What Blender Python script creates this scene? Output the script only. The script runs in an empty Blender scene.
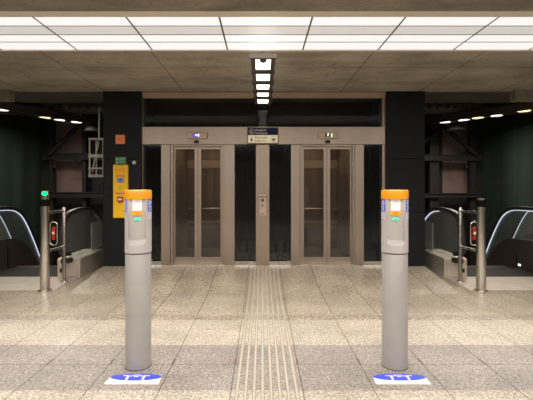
import bpy, bmesh, math, random
from mathutils import Vector, Matrix
random.seed(7)
S = bpy.context.scene
C = S.collection

# ---------------------------------------------------------------- camera
H = 1.557                 # eye height
F = 400.0                 # focal length in pixels of the 533 px wide frame
VX, VY = 262.2, 187.0     # vanishing point
cam = bpy.data.cameras.new('camera')
cam.sensor_width = 36.0
cam.lens = F / 533 * 36.0
cam.shift_x = (266.5 - VX) / 533
cam.shift_y = (VY - 200) / 533
cam.clip_end = 100
camo = bpy.data.objects.new('camera', cam)
C.objects.link(camo)
camo.location = (0, 0, H)
camo.rotation_euler = (math.pi / 2, 0, 0)
S.camera = camo

# ---------------------------------------------------------------- world, view
w = bpy.data.worlds.new('world'); S.world = w
w.use_nodes = True
w.node_tree.nodes['Background'].inputs[0].default_value = (1.0, 0.86, 0.7, 1)
w.node_tree.nodes['Background'].inputs[1].default_value = 0.015
S.view_settings.view_transform = 'Standard'
S.view_settings.look = 'None'
S.view_settings.gamma = 1
S.view_settings.use_curve_mapping = False
S.view_settings.exposure = 0.06
PANEL = .84              # luminous ceiling diffusers as seen
DOWN = 4.5                # hanging downlights
def area(name, x, y, z, sx, sy, power, col=(1, .93, .86), spread=180, rot=(0, 0, 0)):
    l = bpy.data.lights.new(name, 'AREA'); l.shape = 'RECTANGLE'; l.size = sx; l.size_y = sy
    l.energy = power; l.color = col; l.spread = math.radians(spread)
    o = bpy.data.objects.new(name, l); C.objects.link(o); o.location = (x, y, z); o.rotation_euler = rot
    return o
area('ceiling_lamp', 0, 4.47, 3.245, 9.0, .9, 170, spread=124)        # tubes of the luminous ceiling in view
area('ceiling_lamp', 0, 1.9, 3.19, 12.0, .9, 170)                    # added band above the view, to light validators and near floor
area('ceiling_lamp', 0, -.6, 3.19, 12.0, .9, 370)  # second added band, behind the camera, for light from the front

def X(px, d): return (px - VX) / F * d
def Z(py, d): return H - (py - VY) / F * d

# ---------------------------------------------------------------- materials
def mat(name, col, rough=0.5, metal=0.0, emit=None, es=0.0, spec=0.5, noise=0.0, nscale=8.0, bump=0.0, bscale=60.0, stretch=(1, 1, 1)):
    m = bpy.data.materials.new(name); m.use_nodes = True
    nt = m.node_tree; b = nt.nodes['Principled BSDF']
    b.inputs['Base Color'].default_value = (*col, 1)
    b.inputs['Roughness'].default_value = rough
    b.inputs['Metallic'].default_value = metal
    b.inputs['Specular IOR Level'].default_value = spec
    if emit:
        b.inputs['Emission Color'].default_value = (*emit, 1)
        b.inputs['Emission Strength'].default_value = es
    if noise or bump:
        tc = nt.nodes.new('ShaderNodeTexCoord')
        mp = nt.nodes.new('ShaderNodeMapping'); mp.inputs['Scale'].default_value = stretch
        nt.links.new(tc.outputs['Object'], mp.inputs['Vector'])
    if noise:
        n = nt.nodes.new('ShaderNodeTexNoise'); n.inputs['Scale'].default_value = nscale; n.inputs['Detail'].default_value = 6
        nt.links.new(mp.outputs[0], n.inputs['Vector'])
        r = nt.nodes.new('ShaderNodeMapRange'); r.inputs['From Min'].default_value = .3; r.inputs['From Max'].default_value = .7
        r.inputs['To Min'].default_value = 1 - noise; r.inputs['To Max'].default_value = 1 + noise
        nt.links.new(n.outputs['Fac'], r.inputs['Value'])
        mx = nt.nodes.new('ShaderNodeVectorMath'); mx.operation = 'SCALE'
        mx.inputs[0].default_value = col
        nt.links.new(r.outputs[0], mx.inputs['Scale'])
        nt.links.new(mx.outputs[0], b.inputs['Base Color'])
    if bump:
        n2 = nt.nodes.new('ShaderNodeTexNoise'); n2.inputs['Scale'].default_value = bscale; n2.inputs['Detail'].default_value = 4
        nt.links.new(mp.outputs[0], n2.inputs['Vector'])
        bp = nt.nodes.new('ShaderNodeBump'); bp.inputs['Strength'].default_value = bump; bp.inputs['Distance'].default_value = .01
        nt.links.new(n2.outputs['Fac'], bp.inputs['Height'])
        nt.links.new(bp.outputs[0], b.inputs['Normal'])
    return m

def glass(name, tint, trans, gl_rough=0.02, f0=.04, milk=0.0):
    """thin pane: clear share in a tint, dark film, and a Fresnel mirror"""
    m = bpy.data.materials.new(name); m.use_nodes = True
    nt = m.node_tree; nt.nodes.clear()
    o = nt.nodes.new('ShaderNodeOutputMaterial')
    t = nt.nodes.new('ShaderNodeBsdfTransparent'); t.inputs[0].default_value = (*[c * trans for c in tint], 1)
    g = nt.nodes.new('ShaderNodeBsdfGlossy'); g.inputs['Roughness'].default_value = gl_rough
    lw = nt.nodes.new('ShaderNodeLayerWeight'); lw.inputs['Blend'].default_value = .5
    pw = nt.nodes.new('ShaderNodeMath'); pw.operation = 'POWER'; pw.inputs[1].default_value = 5
    nt.links.new(lw.outputs['Facing'], pw.inputs[0])
    f = nt.nodes.new('ShaderNodeMath'); f.operation = 'MULTIPLY_ADD'; f.inputs[1].default_value = 1 - f0; f.inputs[2].default_value = f0
    nt.links.new(pw.outputs[0], f.inputs[0])
    mx = nt.nodes.new('ShaderNodeMixShader')
    nt.links.new(f.outputs[0], mx.inputs[0]); nt.links.new(t.outputs[0], mx.inputs[1]); nt.links.new(g.outputs[0], mx.inputs[2])
    last = mx
    if milk:      # share of pale diffuse mixed over the pane
        d = nt.nodes.new('ShaderNodeBsdfDiffuse'); d.inputs[0].default_value = (.62, .62, .58, 1)
        m2 = nt.nodes.new('ShaderNodeMixShader'); m2.inputs[0].default_value = milk
        nt.links.new(mx.outputs[0], m2.inputs[1]); nt.links.new(d.outputs[0], m2.inputs[2]); last = m2
    nt.links.new(last.outputs[0], o.inputs[0])
    return m

def concrete(name, col, joints=True):
    m = bpy.data.materials.new(name); m.use_nodes = True
    nt = m.node_tree; N = nt.nodes.new; L = nt.links.new; b = nt.nodes['Principled BSDF']
    b.inputs['Roughness'].default_value = .75
    tc = N('ShaderNodeTexCoord')
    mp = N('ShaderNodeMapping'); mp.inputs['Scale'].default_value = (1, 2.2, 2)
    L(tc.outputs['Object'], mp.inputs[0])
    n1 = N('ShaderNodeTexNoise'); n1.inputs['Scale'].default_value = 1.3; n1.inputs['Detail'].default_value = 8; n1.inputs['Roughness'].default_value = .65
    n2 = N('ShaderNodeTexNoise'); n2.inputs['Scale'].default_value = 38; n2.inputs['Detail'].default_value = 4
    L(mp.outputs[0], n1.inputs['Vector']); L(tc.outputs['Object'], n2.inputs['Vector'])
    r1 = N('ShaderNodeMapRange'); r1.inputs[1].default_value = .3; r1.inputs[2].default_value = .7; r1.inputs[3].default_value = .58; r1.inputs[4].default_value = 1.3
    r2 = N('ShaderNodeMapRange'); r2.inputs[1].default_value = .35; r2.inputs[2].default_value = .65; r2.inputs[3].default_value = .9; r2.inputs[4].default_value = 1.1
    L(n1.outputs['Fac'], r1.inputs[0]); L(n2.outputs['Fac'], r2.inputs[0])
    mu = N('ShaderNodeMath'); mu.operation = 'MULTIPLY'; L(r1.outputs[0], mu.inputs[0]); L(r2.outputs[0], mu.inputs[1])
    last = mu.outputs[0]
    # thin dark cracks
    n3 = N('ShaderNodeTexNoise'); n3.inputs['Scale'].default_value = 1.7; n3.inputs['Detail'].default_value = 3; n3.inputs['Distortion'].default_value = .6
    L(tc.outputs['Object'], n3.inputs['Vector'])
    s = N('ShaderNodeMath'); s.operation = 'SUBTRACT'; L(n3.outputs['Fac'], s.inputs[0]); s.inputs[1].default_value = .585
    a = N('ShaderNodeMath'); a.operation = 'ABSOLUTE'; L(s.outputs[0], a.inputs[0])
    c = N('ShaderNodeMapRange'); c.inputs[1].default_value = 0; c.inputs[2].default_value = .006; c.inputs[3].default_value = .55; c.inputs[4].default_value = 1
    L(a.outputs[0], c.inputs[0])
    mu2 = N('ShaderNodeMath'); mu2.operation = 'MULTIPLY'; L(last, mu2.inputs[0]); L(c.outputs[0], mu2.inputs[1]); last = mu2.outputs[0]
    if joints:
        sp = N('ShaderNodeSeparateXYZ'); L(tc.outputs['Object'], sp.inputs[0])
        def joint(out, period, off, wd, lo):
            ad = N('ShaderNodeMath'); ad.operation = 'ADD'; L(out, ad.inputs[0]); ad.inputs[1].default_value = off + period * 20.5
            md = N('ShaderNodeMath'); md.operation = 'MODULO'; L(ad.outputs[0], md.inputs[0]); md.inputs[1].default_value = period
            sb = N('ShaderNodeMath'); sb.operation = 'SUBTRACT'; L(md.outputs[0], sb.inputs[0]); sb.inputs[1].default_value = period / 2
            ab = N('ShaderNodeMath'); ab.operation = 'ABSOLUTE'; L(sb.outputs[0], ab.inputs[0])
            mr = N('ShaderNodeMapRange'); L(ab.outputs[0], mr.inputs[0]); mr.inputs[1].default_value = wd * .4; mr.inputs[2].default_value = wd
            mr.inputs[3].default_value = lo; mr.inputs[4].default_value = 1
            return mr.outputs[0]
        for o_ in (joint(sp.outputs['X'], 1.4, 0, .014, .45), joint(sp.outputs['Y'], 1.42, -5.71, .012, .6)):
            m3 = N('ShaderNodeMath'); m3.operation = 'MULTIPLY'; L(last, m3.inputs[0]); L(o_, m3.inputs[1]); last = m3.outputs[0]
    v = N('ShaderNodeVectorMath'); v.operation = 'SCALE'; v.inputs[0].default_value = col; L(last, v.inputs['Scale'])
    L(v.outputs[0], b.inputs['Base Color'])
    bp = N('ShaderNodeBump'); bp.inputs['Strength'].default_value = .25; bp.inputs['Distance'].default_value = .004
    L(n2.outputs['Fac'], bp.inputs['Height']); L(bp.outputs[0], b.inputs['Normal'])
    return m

TILE = .55
TX = .036                 # centre line of the tactile strip
def granite(name):
    m = bpy.data.materials.new(name); m.use_nodes = True
    nt = m.node_tree; N = nt.nodes.new; L = nt.links.new; b = nt.nodes['Principled BSDF']
    tc = N('ShaderNodeTexCoord'); sp = N('ShaderNodeSeparateXYZ'); L(tc.outputs['Object'], sp.inputs[0])
    # rows: tone by distance (paving laid in bands)
    mr = N('ShaderNodeMapRange'); mr.inputs[1].default_value = 0; mr.inputs[2].default_value = 8
    L(sp.outputs['Y'], mr.inputs[0])
    cr = N('ShaderNodeValToRGB'); cr.color_ramp.interpolation = 'CONSTANT'
    light = (.405, .357, .29); grey = (.262, .235, .21); mid = (.345, .298, .23); mid2 = (.335, .285, .215); coarse = (.42, .355, .275)
    els = [(0, light), (3.05, grey), (3.93, light), (4.68, coarse), (4.87, mid), (5.82, mid2)]
    cr.color_ramp.elements[0].position = 0; cr.color_ramp.elements[0].color = (*light, 1)
    cr.color_ramp.elements[1].position = els[1][0] / 8; cr.color_ramp.elements[1].color = (*grey, 1)
    for p, c in els[2:]:
        e = cr.color_ramp.elements.new(p / 8); e.color = (*c, 1)
    L(mr.outputs[0], cr.inputs[0])
    # speckle
    n1 = N('ShaderNodeTexNoise'); n1.inputs['Scale'].default_value = 42; n1.inputs['Detail'].default_value = 6; n1.inputs['Roughness'].default_value = .85
    L(tc.outputs['Object'], n1.inputs['Vector'])
    r1 = N('ShaderNodeMapRange'); r1.inputs[1].default_value = .36; r1.inputs[2].default_value = .64; r1.inputs[3].default_value = .40; r1.inputs[4].default_value = 1.6
    L(n1.outputs['Fac'], r1.inputs[0])
    n2 = N('ShaderNodeTexNoise'); n2.inputs['Scale'].default_value = 2.2; n2.inputs['Detail'].default_value = 5
    L(tc.outputs['Object'], n2.inputs['Vector'])
    r2 = N('ShaderNodeMapRange'); r2.inputs[1].default_value = .3; r2.inputs[2].default_value = .7; r2.inputs[3].default_value = .86; r2.inputs[4].default_value = 1.12
    L(n2.outputs['Fac'], r2.inputs[0])
    # one tone per slab
    vd = N('ShaderNodeVectorMath'); vd.operation = 'ADD'; L(tc.outputs['Object'], vd.inputs[0]); vd.inputs[1].default_value = (TILE / 2 - TX + 20 * TILE, 9.0, 0)
    vs = N('ShaderNodeVectorMath'); vs.operation = 'MULTIPLY'; L(vd.outputs[0], vs.inputs[0]); vs.inputs[1].default_value = (1 / TILE, 1 / .46, 0)
    fl = N('ShaderNodeVectorMath'); fl.operation = 'FLOOR'; L(vs.outputs[0], fl.inputs[0])
    wn = N('ShaderNodeTexWhiteNoise'); wn.noise_dimensions = '2D'; L(fl.outputs[0], wn.inputs['Vector'])
    r3 = N('ShaderNodeMapRange'); r3.inputs[3].default_value = .93; r3.inputs[4].default_value = 1.06; L(wn.outputs['Value'], r3.inputs[0])
    def mul(a, c):
        q = N('ShaderNodeMath'); q.operation = 'MULTIPLY'; L(a, q.inputs[0]); L(c, q.inputs[1]); return q.outputs[0]
    last = mul(mul(r1.outputs[0], r2.outputs[0]), r3.outputs[0])
    vg = N('ShaderNodeTexVoronoi'); vg.inputs['Scale'].default_value = 85; L(tc.outputs['Object'], vg.inputs['Vector'])
    sg = N('ShaderNodeSeparateColor'); L(vg.outputs['Color'], sg.inputs[0])
    rg = N('ShaderNodeMapRange'); rg.inputs[3].default_value = .68; rg.inputs[4].default_value = 1.3; L(sg.outputs[0], rg.inputs[0])
    last = mul(last, rg.outputs[0])
    # long joints
    ad = N('ShaderNodeMath'); ad.operation = 'ADD'; L(sp.outputs['X'], ad.inputs[0]); ad.inputs[1].default_value = -TX + TILE * 20
    md = N('ShaderNodeMath'); md.operation = 'MODULO'; L(ad.outputs[0], md.inputs[0]); md.inputs[1].default_value = TILE
    sb = N('ShaderNodeMath'); sb.operation = 'SUBTRACT'; L(md.outputs[0], sb.inputs[0]); sb.inputs[1].default_value = TILE / 2
    ab = N('ShaderNodeMath'); ab.operation = 'ABSOLUTE'; L(sb.outputs[0], ab.inputs[0])
    j1 = N('ShaderNodeMapRange'); L(ab.outputs[0], j1.inputs[0]); j1.inputs[1].default_value = .002; j1.inputs[2].default_value = .0065; j1.inputs[3].default_value = .3; j1.inputs[4].default_value = 1
    last = mul(last, j1.outputs[0])
    # cross joints at the real rows
    for yy, lo, hw in ((3.51, .45, .005), (3.05, .85, .003), (3.93, .8, .003), (4.4, .93, .003), (5.35, .93, .004), (5.82, .72, .005), (6.5, .9, .005), (2.6, .6, .004), (1.7, .6, .004)):
        s2 = N('ShaderNodeMath'); s2.operation = 'SUBTRACT'; L(sp.outputs['Y'], s2.inputs[0]); s2.inputs[1].default_value = yy
        a2 = N('ShaderNodeMath'); a2.operation = 'ABSOLUTE'; L(s2.outputs[0], a2.inputs[0])
        m2 = N('ShaderNodeMapRange'); L(a2.outputs[0], m2.inputs[0]); m2.inputs[1].default_value = hw * .5; m2.inputs[2].default_value = hw * 1.3; m2.inputs[3].default_value = lo; m2.inputs[4].default_value = 1
        last = mul(last, m2.outputs[0])
    # the coarse pebbled strip
    g1 = N('ShaderNodeMath'); g1.operation = 'GREATER_THAN'; L(sp.outputs['Y'], g1.inputs[0]); g1.inputs[1].default_value = 4.68
    g2 = N('ShaderNodeMath'); g2.operation = 'LESS_THAN'; L(sp.outputs['Y'], g2.inputs[0]); g2.inputs[1].default_value = 4.87
    gg = mul(g1.outputs[0], g2.outputs[0])
    vo = N('ShaderNodeTexVoronoi'); vo.inputs['Scale'].default_value = 34; L(tc.outputs['Object'], vo.inputs['Vector'])
    r4 = N('ShaderNodeMapRange'); r4.inputs[1].default_value = .1; r4.inputs[2].default_value = .7; r4.inputs[3].default_value = 1.3; r4.inputs[4].default_value = .5; L(vo.outputs['Distance'], r4.inputs[0])
    one = N('ShaderNodeMix'); one.data_type = 'FLOAT'; L(gg, one.inputs[0]); one.inputs[2].default_value = 1; L(r4.outputs[0], one.inputs[3])
    last = mul(last, one.outputs[0])
    v = N('ShaderNodeVectorMath'); v.operation = 'SCALE'; L(cr.outputs[0], v.inputs[0]); L(last, v.inputs['Scale'])
    ry = N('ShaderNodeMath'); ry.operation = 'COMPARE'; L(sp.outputs['Y'], ry.inputs[0]); ry.inputs[1].default_value = 3.565; ry.inputs[2].default_value = .055
    rx = N('ShaderNodeMath'); rx.operation = 'LESS_THAN'; L(ab.outputs[0], rx.inputs[0]); rx.inputs[1].default_value = .011
    rm = N('ShaderNodeMix'); rm.data_type = 'RGBA'; L(mul(ry.outputs[0], rx.outputs[0]), rm.inputs[0]); L(v.outputs[0], rm.inputs[6]); rm.inputs[7].default_value = (.12, .07, .045, 1)
    L(rm.outputs[2], b.inputs['Base Color'])
    # polish: near slabs duller than the far ones
    rr = N('ShaderNodeMapRange'); rr.inputs[1].default_value = 3.8; rr.inputs[2].default_value = 5.0; rr.inputs[3].default_value = .45; rr.inputs[4].default_value = .2
    L(sp.outputs['Y'], rr.inputs[0])
    ra = N('ShaderNodeMath'); ra.operation = 'MULTIPLY_ADD'; L(n1.outputs['Fac'], ra.inputs[0]); ra.inputs[1].default_value = .12; L(rr.outputs[0], ra.inputs[2])
    L(ra.outputs[0], b.inputs['Roughness'])
    bp = N('ShaderNodeBump'); bp.inputs['Strength'].default_value = .12; bp.inputs['Distance'].default_value = .003
    L(last, bp.inputs['Height']); L(bp.outputs[0], b.inputs['Normal'])
    return m

M = {}
M['granite'] = granite('granite_paving')
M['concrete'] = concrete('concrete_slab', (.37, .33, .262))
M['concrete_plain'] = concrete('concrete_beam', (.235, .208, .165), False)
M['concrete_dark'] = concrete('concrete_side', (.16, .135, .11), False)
M['ledge'] = mat('ledge_metal', (.72, .66, .56), .5, .0)
M['bronze'] = mat('brushed_bronze_steel', (.39, .32, .262), .38, .85, noise=.07, nscale=3, bump=.05, bscale=20, stretch=(1, 1, .05))
M['bronze_light'] = mat('pale_bronze_trim', (.52, .40, .30), .45, .3)
M['steel'] = mat('stainless_steel', (.76, .73, .67), .2, 1.0, noise=.08, nscale=6, stretch=(1, 1, .3))
M['steel_sheet'] = mat('steel_sheet', (.62, .54, .46), .5, .6, noise=.15, nscale=3)
M['steel_floor'] = mat('steel_floor_plate', (.50, .45, .38), .5, .35, noise=.12, nscale=5)
M['black'] = mat('black_stone_cladding', (.010, .0105, .012), .5, spec=.2, noise=.2, nscale=20)
M['blackmatt'] = mat('black_matt', (.01, .01, .011), .6)
M['band'] = mat('black_band', (.004, .004, .004), .7, spec=.05)
M['rubber'] = mat('black_handrail_rubber', (.02, .018, .017), .32)
M['darkmetal'] = mat('dark_painted_metal', (.085, .068, .058), .4, .3)
M['frame_dark'] = mat('dark_steel_structure', (.035, .03, .028), .55, .2, noise=.2, nscale=6)
M['pinkwall'] = mat('mauve_brown_panel', (.42, .29, .25), .7, noise=.12, nscale=1.5)
M['greenpanel'] = mat('dark_green_gloss_panel', (.040, .060, .050), .28, .2, noise=.4, nscale=2.0, stretch=(1, 1.2, .12))  # own dark green; vertical streaks painted in for reflections
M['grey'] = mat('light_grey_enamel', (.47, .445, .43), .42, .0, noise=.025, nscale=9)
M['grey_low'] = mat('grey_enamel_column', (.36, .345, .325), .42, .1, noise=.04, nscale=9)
M['groove'] = mat('dark_seam_shadow', (.10, .09, .085), .6)  # seam gap, and the shadow line painted at the validator foot
M['orange'] = mat('orange_plastic', (.92, .345, .01), .35)
M['orange_label'] = mat('orange_label', (.95, .36, .02), .5, emit=(1, .3, .01), es=.15)
M['screen'] = mat('lit_card_reader', (.8, .78, .75), .3, emit=(1, .95, .9), es=.14)
M['screen_mark'] = mat('lit_reader_mark', (.55, .68, .78), .3, emit=(.75, .9, 1), es=.1)
M['green_led'] = mat('green_led', (.02, .5, .25), .3, emit=(.03, 1, .42), es=1.1)
M['green_lamp'] = mat('green_signal', (.0, .35, .08), .3, emit=(.0, 1, .18), es=2.2)
M['blue'] = mat('blue_sticker', (.035, .07, .55), .45)
M['white'] = mat('white_print', (.80, .78, .74), .5)
M['whitesoft'] = mat('worn_white_sticker', (.62, .60, .60), .5)
M['blue_floor'] = mat('blue_floor_vinyl', (.05, .08, .62), .4, noise=.15, nscale=20)
M['white_floor'] = mat('white_floor_vinyl', (.85, .80, .74), .45, noise=.1, nscale=20)
M['yellow'] = mat('yellow_enamel', (.90, .55, .0), .45, noise=.03, nscale=10)
M['redorange'] = mat('red_orange_print', (.75, .13, .03), .5)
M['redorange_pale'] = mat('red_sign_face', (.80, .24, .08), .45)
M['olive_print'] = mat('olive_print', (.55, .40, .02), .5)
M['red'] = mat('red_paint', (.42, .02, .012), .4)
M['redsign'] = mat('red_reflective', (.5, .035, .015), .35)
M['screenblue'] = mat('grey_blue_screen', (.22, .27, .48), .3)
M['greensign'] = mat('green_sign', (.03, .19, .07), .45)
M['palegreen'] = mat('pale_sign_print', (.55, .62, .42), .5)
M['navy'] = mat('navy_sign', (.006, .010, .045), .5, spec=.15)
M['cream'] = mat('lit_cream_sign', (.80, .74, .56), .5, emit=(1, .9, .62), es=.12)
M['cream_print'] = mat('cream_print', (.60, .55, .44), .5)
M['darkprint'] = mat('dark_print', (.06, .055, .05), .5)
M['displayblue'] = mat('blue_display_light', (.05, .05, .5), .3, emit=(.08, .10, .8), es=.5)
M['displaywhite'] = mat('white_display_light', (.8, .9, .8), .3, emit=(.85, 1, .8), es=1.2)
M['panelA'] = mat('lit_diffuser', (.3, .3, .3), .5, emit=(1, .96, .94), es=PANEL)
M['panelB'] = mat('dim_diffuser', (.3, .3, .3), .5, emit=(1, .95, .89), es=PANEL * .60)
M['down'] = mat('lit_downlight', (.8, .8, .8), .5, emit=(1, .93, .78), es=DOWN)
M['down_warm'] = mat('lit_warm_spot', (.8, .6, .4), .5, emit=(1, .72, .42), es=1.6)
M['down_cool'] = mat('lit_cool_spot', (.8, .8, .8), .5, emit=(1, .93, .84), es=2.0)
M['led'] = mat('led_line', (.8, .8, .9), .5, emit=(.72, .78, 1), es=.9)
M['divider'] = mat('brown_divider', (.16, .13, .10), .6)
M['palemetal'] = mat('pale_worn_steel', (.72, .68, .62), .5, .3, noise=.2, nscale=12)
M['lampbox'] = mat('lamp_housing_grey', (.10, .088, .072), .5, .3)
M['cabwall'] = mat('elevator_cab_panel', (.26, .20, .145), .4, .5, noise=.3, nscale=2.5, stretch=(3, 1, .2))
M['cab_fill'] = mat('cab_fill_glow', (.8, .8, .8), .5, emit=(1, .86, .66), es=5.0)  # glow of the lamp added inside the cabs
M['shaft'] = mat('dark_shaft_wall', (.03, .03, .032), .6, noise=.3, nscale=3)
M['pane'] = glass('tinted_glass', (1.0, .95, .9), .78, .03, .035, .02)
M['pane_dark'] = glass('dark_tinted_glass', (.9, .95, 1), .85, .05, .012, .008)
M['clear'] = glass('balustrade_glass', (.9, .95, .93), .93, .03, .04, .10)
M['frosted'] = glass('frosted_glass', (.9, .95, .93), .9, .1, .04, .5)
M['tactile'] = mat('tactile_rib', (.45, .41, .345), .4, noise=.2, nscale=80)
M['tactile_gap'] = mat('tactile_groove', (.27, .22, .17), .6, noise=.2, nscale=80)

# ---------------------------------------------------------------- mesh helpers
def box(bm, x0, x1, y0, y1, z0, z1, bev=0.0):
    x0, x1 = min(x0, x1), max(x0, x1); y0, y1 = min(y0, y1), max(y0, y1); z0, z1 = min(z0, z1), max(z0, z1)
    vs = [bm.verts.new((x, y, z)) for x in (x0, x1) for y in (y0, y1) for z in (z0, z1)]
    fs = []
    for q in ((0, 1, 3, 2), (4, 6, 7, 5), (0, 4, 5, 1), (2, 3, 7, 6), (0, 2, 6, 4), (1, 5, 7, 3)):
        fs.append(bm.faces.new([vs[i] for i in q]))
    if bev:
        es = list({e for f in fs for e in f.edges})
        bmesh.ops.bevel(bm, geom=es, offset=bev, segments=2, affect='EDGES', profile=.5)
    return bm

def prism(bm, pts, axis, a0, a1):
    """closed polygon of 2-D pts extruded along axis 'x','y' or 'z' between a0 and a1"""
    def v(p, a):
        return {'x': (a, p[0], p[1]), 'y': (p[0], a, p[1]), 'z': (p[0], p[1], a)}[axis]
    A = [bm.verts.new(v(p, a0)) for p in pts]; B = [bm.verts.new(v(p, a1)) for p in pts]
    bm.faces.new(A); bm.faces.new(B[::-1])
    n = len(pts)
    for i in range(n):
        bm.faces.new([A[i], B[i], B[(i + 1) % n], A[(i + 1) % n]])
    return bm

def cyl(bm, p0, p1, r0, r1=None, seg=24):
    if r1 is None: r1 = r0
    p0, p1 = Vector(p0), Vector(p1); d = (p1 - p0)
    q = Vector((0, 0, 1)).rotation_difference(d.normalized())
    A, B = [], []
    for i in range(seg):
        a = 2 * math.pi * i / seg
        u = q @ Vector((math.cos(a), math.sin(a), 0))
        A.append(bm.verts.new(p0 + u * r0)); B.append(bm.verts.new(p1 + u * r1))
    bm.faces.new(A[::-1]); bm.faces.new(B)
    for i in range(seg):
        bm.faces.new([A[i], A[(i + 1) % seg], B[(i + 1) % seg], B[i]])
    return bm

def lathe(bm, prof, cx, cy, seg=48):
    rings = []
    for r, z in prof:
        rings.append([bm.verts.new((cx + r * math.cos(2 * math.pi * i / seg), cy + r * math.sin(2 * math.pi * i / seg), z)) for i in range(seg)])
    for a, b in zip(rings, rings[1:]):
        for i in range(seg):
            bm.faces.new([a[i], a[(i + 1) % seg], b[(i + 1) % seg], b[i]])
    bm.faces.new(rings[0][::-1]); bm.faces.new(rings[-1])
    return bm

def sweep(bm, path, hx, hn, closed=False, rnd=True):
    """rectangular (rounded) section swept along a path in a plane of constant x"""
    pts = [Vector(p) for p in path]; n = len(pts); rings = []
    prof = []
    if rnd:
        for i in range(12):
            a = 2 * math.pi * i / 12
            c, s = math.cos(a), math.sin(a)
            prof.append((math.copysign(abs(c) ** .6, c) * hx, math.copysign(abs(s) ** .6, s) * hn))
    else:
        prof = [(-hx, -hn), (hx, -hn), (hx, hn), (-hx, hn)]
    for i, p in enumerate(pts):
        if closed: t = pts[(i + 1) % n] - pts[i - 1]
        else: t = pts[min(i + 1, n - 1)] - pts[max(i - 1, 0)]
        t.normalize()
        nn = Vector((1, 0, 0)).cross(t).normalized()
        rings.append([bm.verts.new(p + Vector((1, 0, 0)) * a + nn * b) for a, b in prof])
    m = len(prof); rng = range(n if closed else n - 1)
    for i in rng:
        a, b = rings[i], rings[(i + 1) % n]
        for k in range(m):
            bm.faces.new([a[k], a[(k + 1) % m], b[(k + 1) % m], b[k]])
    if not closed:
        bm.faces.new(rings[0][::-1]); bm.faces.new(rings[-1])
    return bm

def smooth_path(pts, n=8):
    """Catmull-Rom through 2-D points"""
    out = []
    P = [pts[0]] + list(pts) + [pts[-1]]
    for i in range(1, len(P) - 2):
        p0, p1, p2, p3 = P[i - 1], P[i], P[i + 1], P[i + 2]
        for k in range(n):
            t = k / n
            out.append(tuple(.5 * ((2 * p1[j]) + (-p0[j] + p2[j]) * t + (2 * p0[j] - 5 * p1[j] + 4 * p2[j] - p3[j]) * t * t + (-p0[j] + 3 * p1[j] - 3 * p2[j] + p3[j]) * t ** 3) for j in range(2)))
    out.append(tuple(pts[-1]))
    return out

def worldloc(o):
    v = Vector(o.location)
    while o.parent: o = o.parent; v += Vector(o.location)
    return v

def obj(name, bm, m, parent=None, smooth=False, label=None):
    """link a bmesh given in world coordinates as one mesh object"""
    bmesh.ops.recalc_face_normals(bm, faces=bm.faces[:])
    me = bpy.data.meshes.new(name); bm.to_mesh(me); bm.free()
    for k in (m if isinstance(m, (list, tuple)) else [m]): me.materials.append(k)
    o = bpy.data.objects.new(name, me); C.objects.link(o)
    if parent:
        o.parent = parent
        o.location = -worldloc(parent)
    if smooth:
        for p in me.polygons: p.use_smooth = True
        try: me.set_sharp_from_angle(angle=math.radians(38))
        except Exception: pass
    if label: o['label'] = label
    return o

def thing(name, label, cat, loc=(0, 0, 0), group=None):
    o = bpy.data.objects.new(name, None); C.objects.link(o)
    o.location = loc; o.empty_display_size = .1
    o['label'] = label; o['category'] = cat
    if group: o['group'] = group
    return o

def tag(o, label, cat, group=None):
    o['label'] = label; o['category'] = cat
    if group: o['group'] = group
    return o

def struct(name, bm, m, label=None, cat=None):
    o = obj(name, bm, m); o['kind'] = 'structure'
    if label: o['label'] = label
    if cat: o['category'] = cat
    return o

def B(*a, **k):
    bm = bmesh.new(); box(bm, *a, **k); return bm

def text(name, s, x, y, z, size, m, parent, align='LEFT', sx=1.0):
    """flat lettering on a face that looks toward the camera"""
    c = bpy.data.curves.new(name, 'FONT'); c.body = s; c.size = size; c.align_x = align
    c.extrude = .0006; c.materials.append(m)
    o = bpy.data.objects.new(name, c); C.objects.link(o)
    bpy.context.view_layer.update()
    me = bpy.data.meshes.new_from_object(o.evaluated_get(bpy.context.evaluated_depsgraph_get()))
    me.transform(Matrix.Rotation(math.pi / 2, 4, 'X'))
    bpy.data.objects.remove(o); o = bpy.data.objects.new(name, me); C.objects.link(o)
    o.parent = parent; o.location = Vector((x, y, z)) - worldloc(parent)
    return o

def disc(bm, cx, cz, y0, y1, r, seg=32, rz=None):
    rz = rz or r
    return prism(bm, [(cx + r * math.cos(2 * math.pi * i / seg), cz + rz * math.sin(2 * math.pi * i / seg)) for i in range(seg)], 'y', y0, y1)

def ring(bm, cx, cz, y0, y1, r0, r1, seg=32):
    for i in range(seg):
        a, b = 2 * math.pi * i / seg, 2 * math.pi * (i + 1) / seg
        prism(bm, [(cx + r0 * math.cos(a), cz + r0 * math.sin(a)), (cx + r1 * math.cos(a), cz + r1 * math.sin(a)),
                   (cx + r1 * math.cos(b), cz + r1 * math.sin(b)), (cx + r0 * math.cos(b), cz + r0 * math.sin(b))], 'y', y0, y1)
    return bm

# ---------------------------------------------------------------- the shell
CZ = 3.26                 # slab underside
D = 7.17                  # elevator front
R0, RZ = 5.82, .159       # ramp start and its height at the elevators
PXL, PXR = X(103, 7.1), X(425, 7.1)
ED = 6.92                 # edge of the level floor beside the ramp

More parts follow.
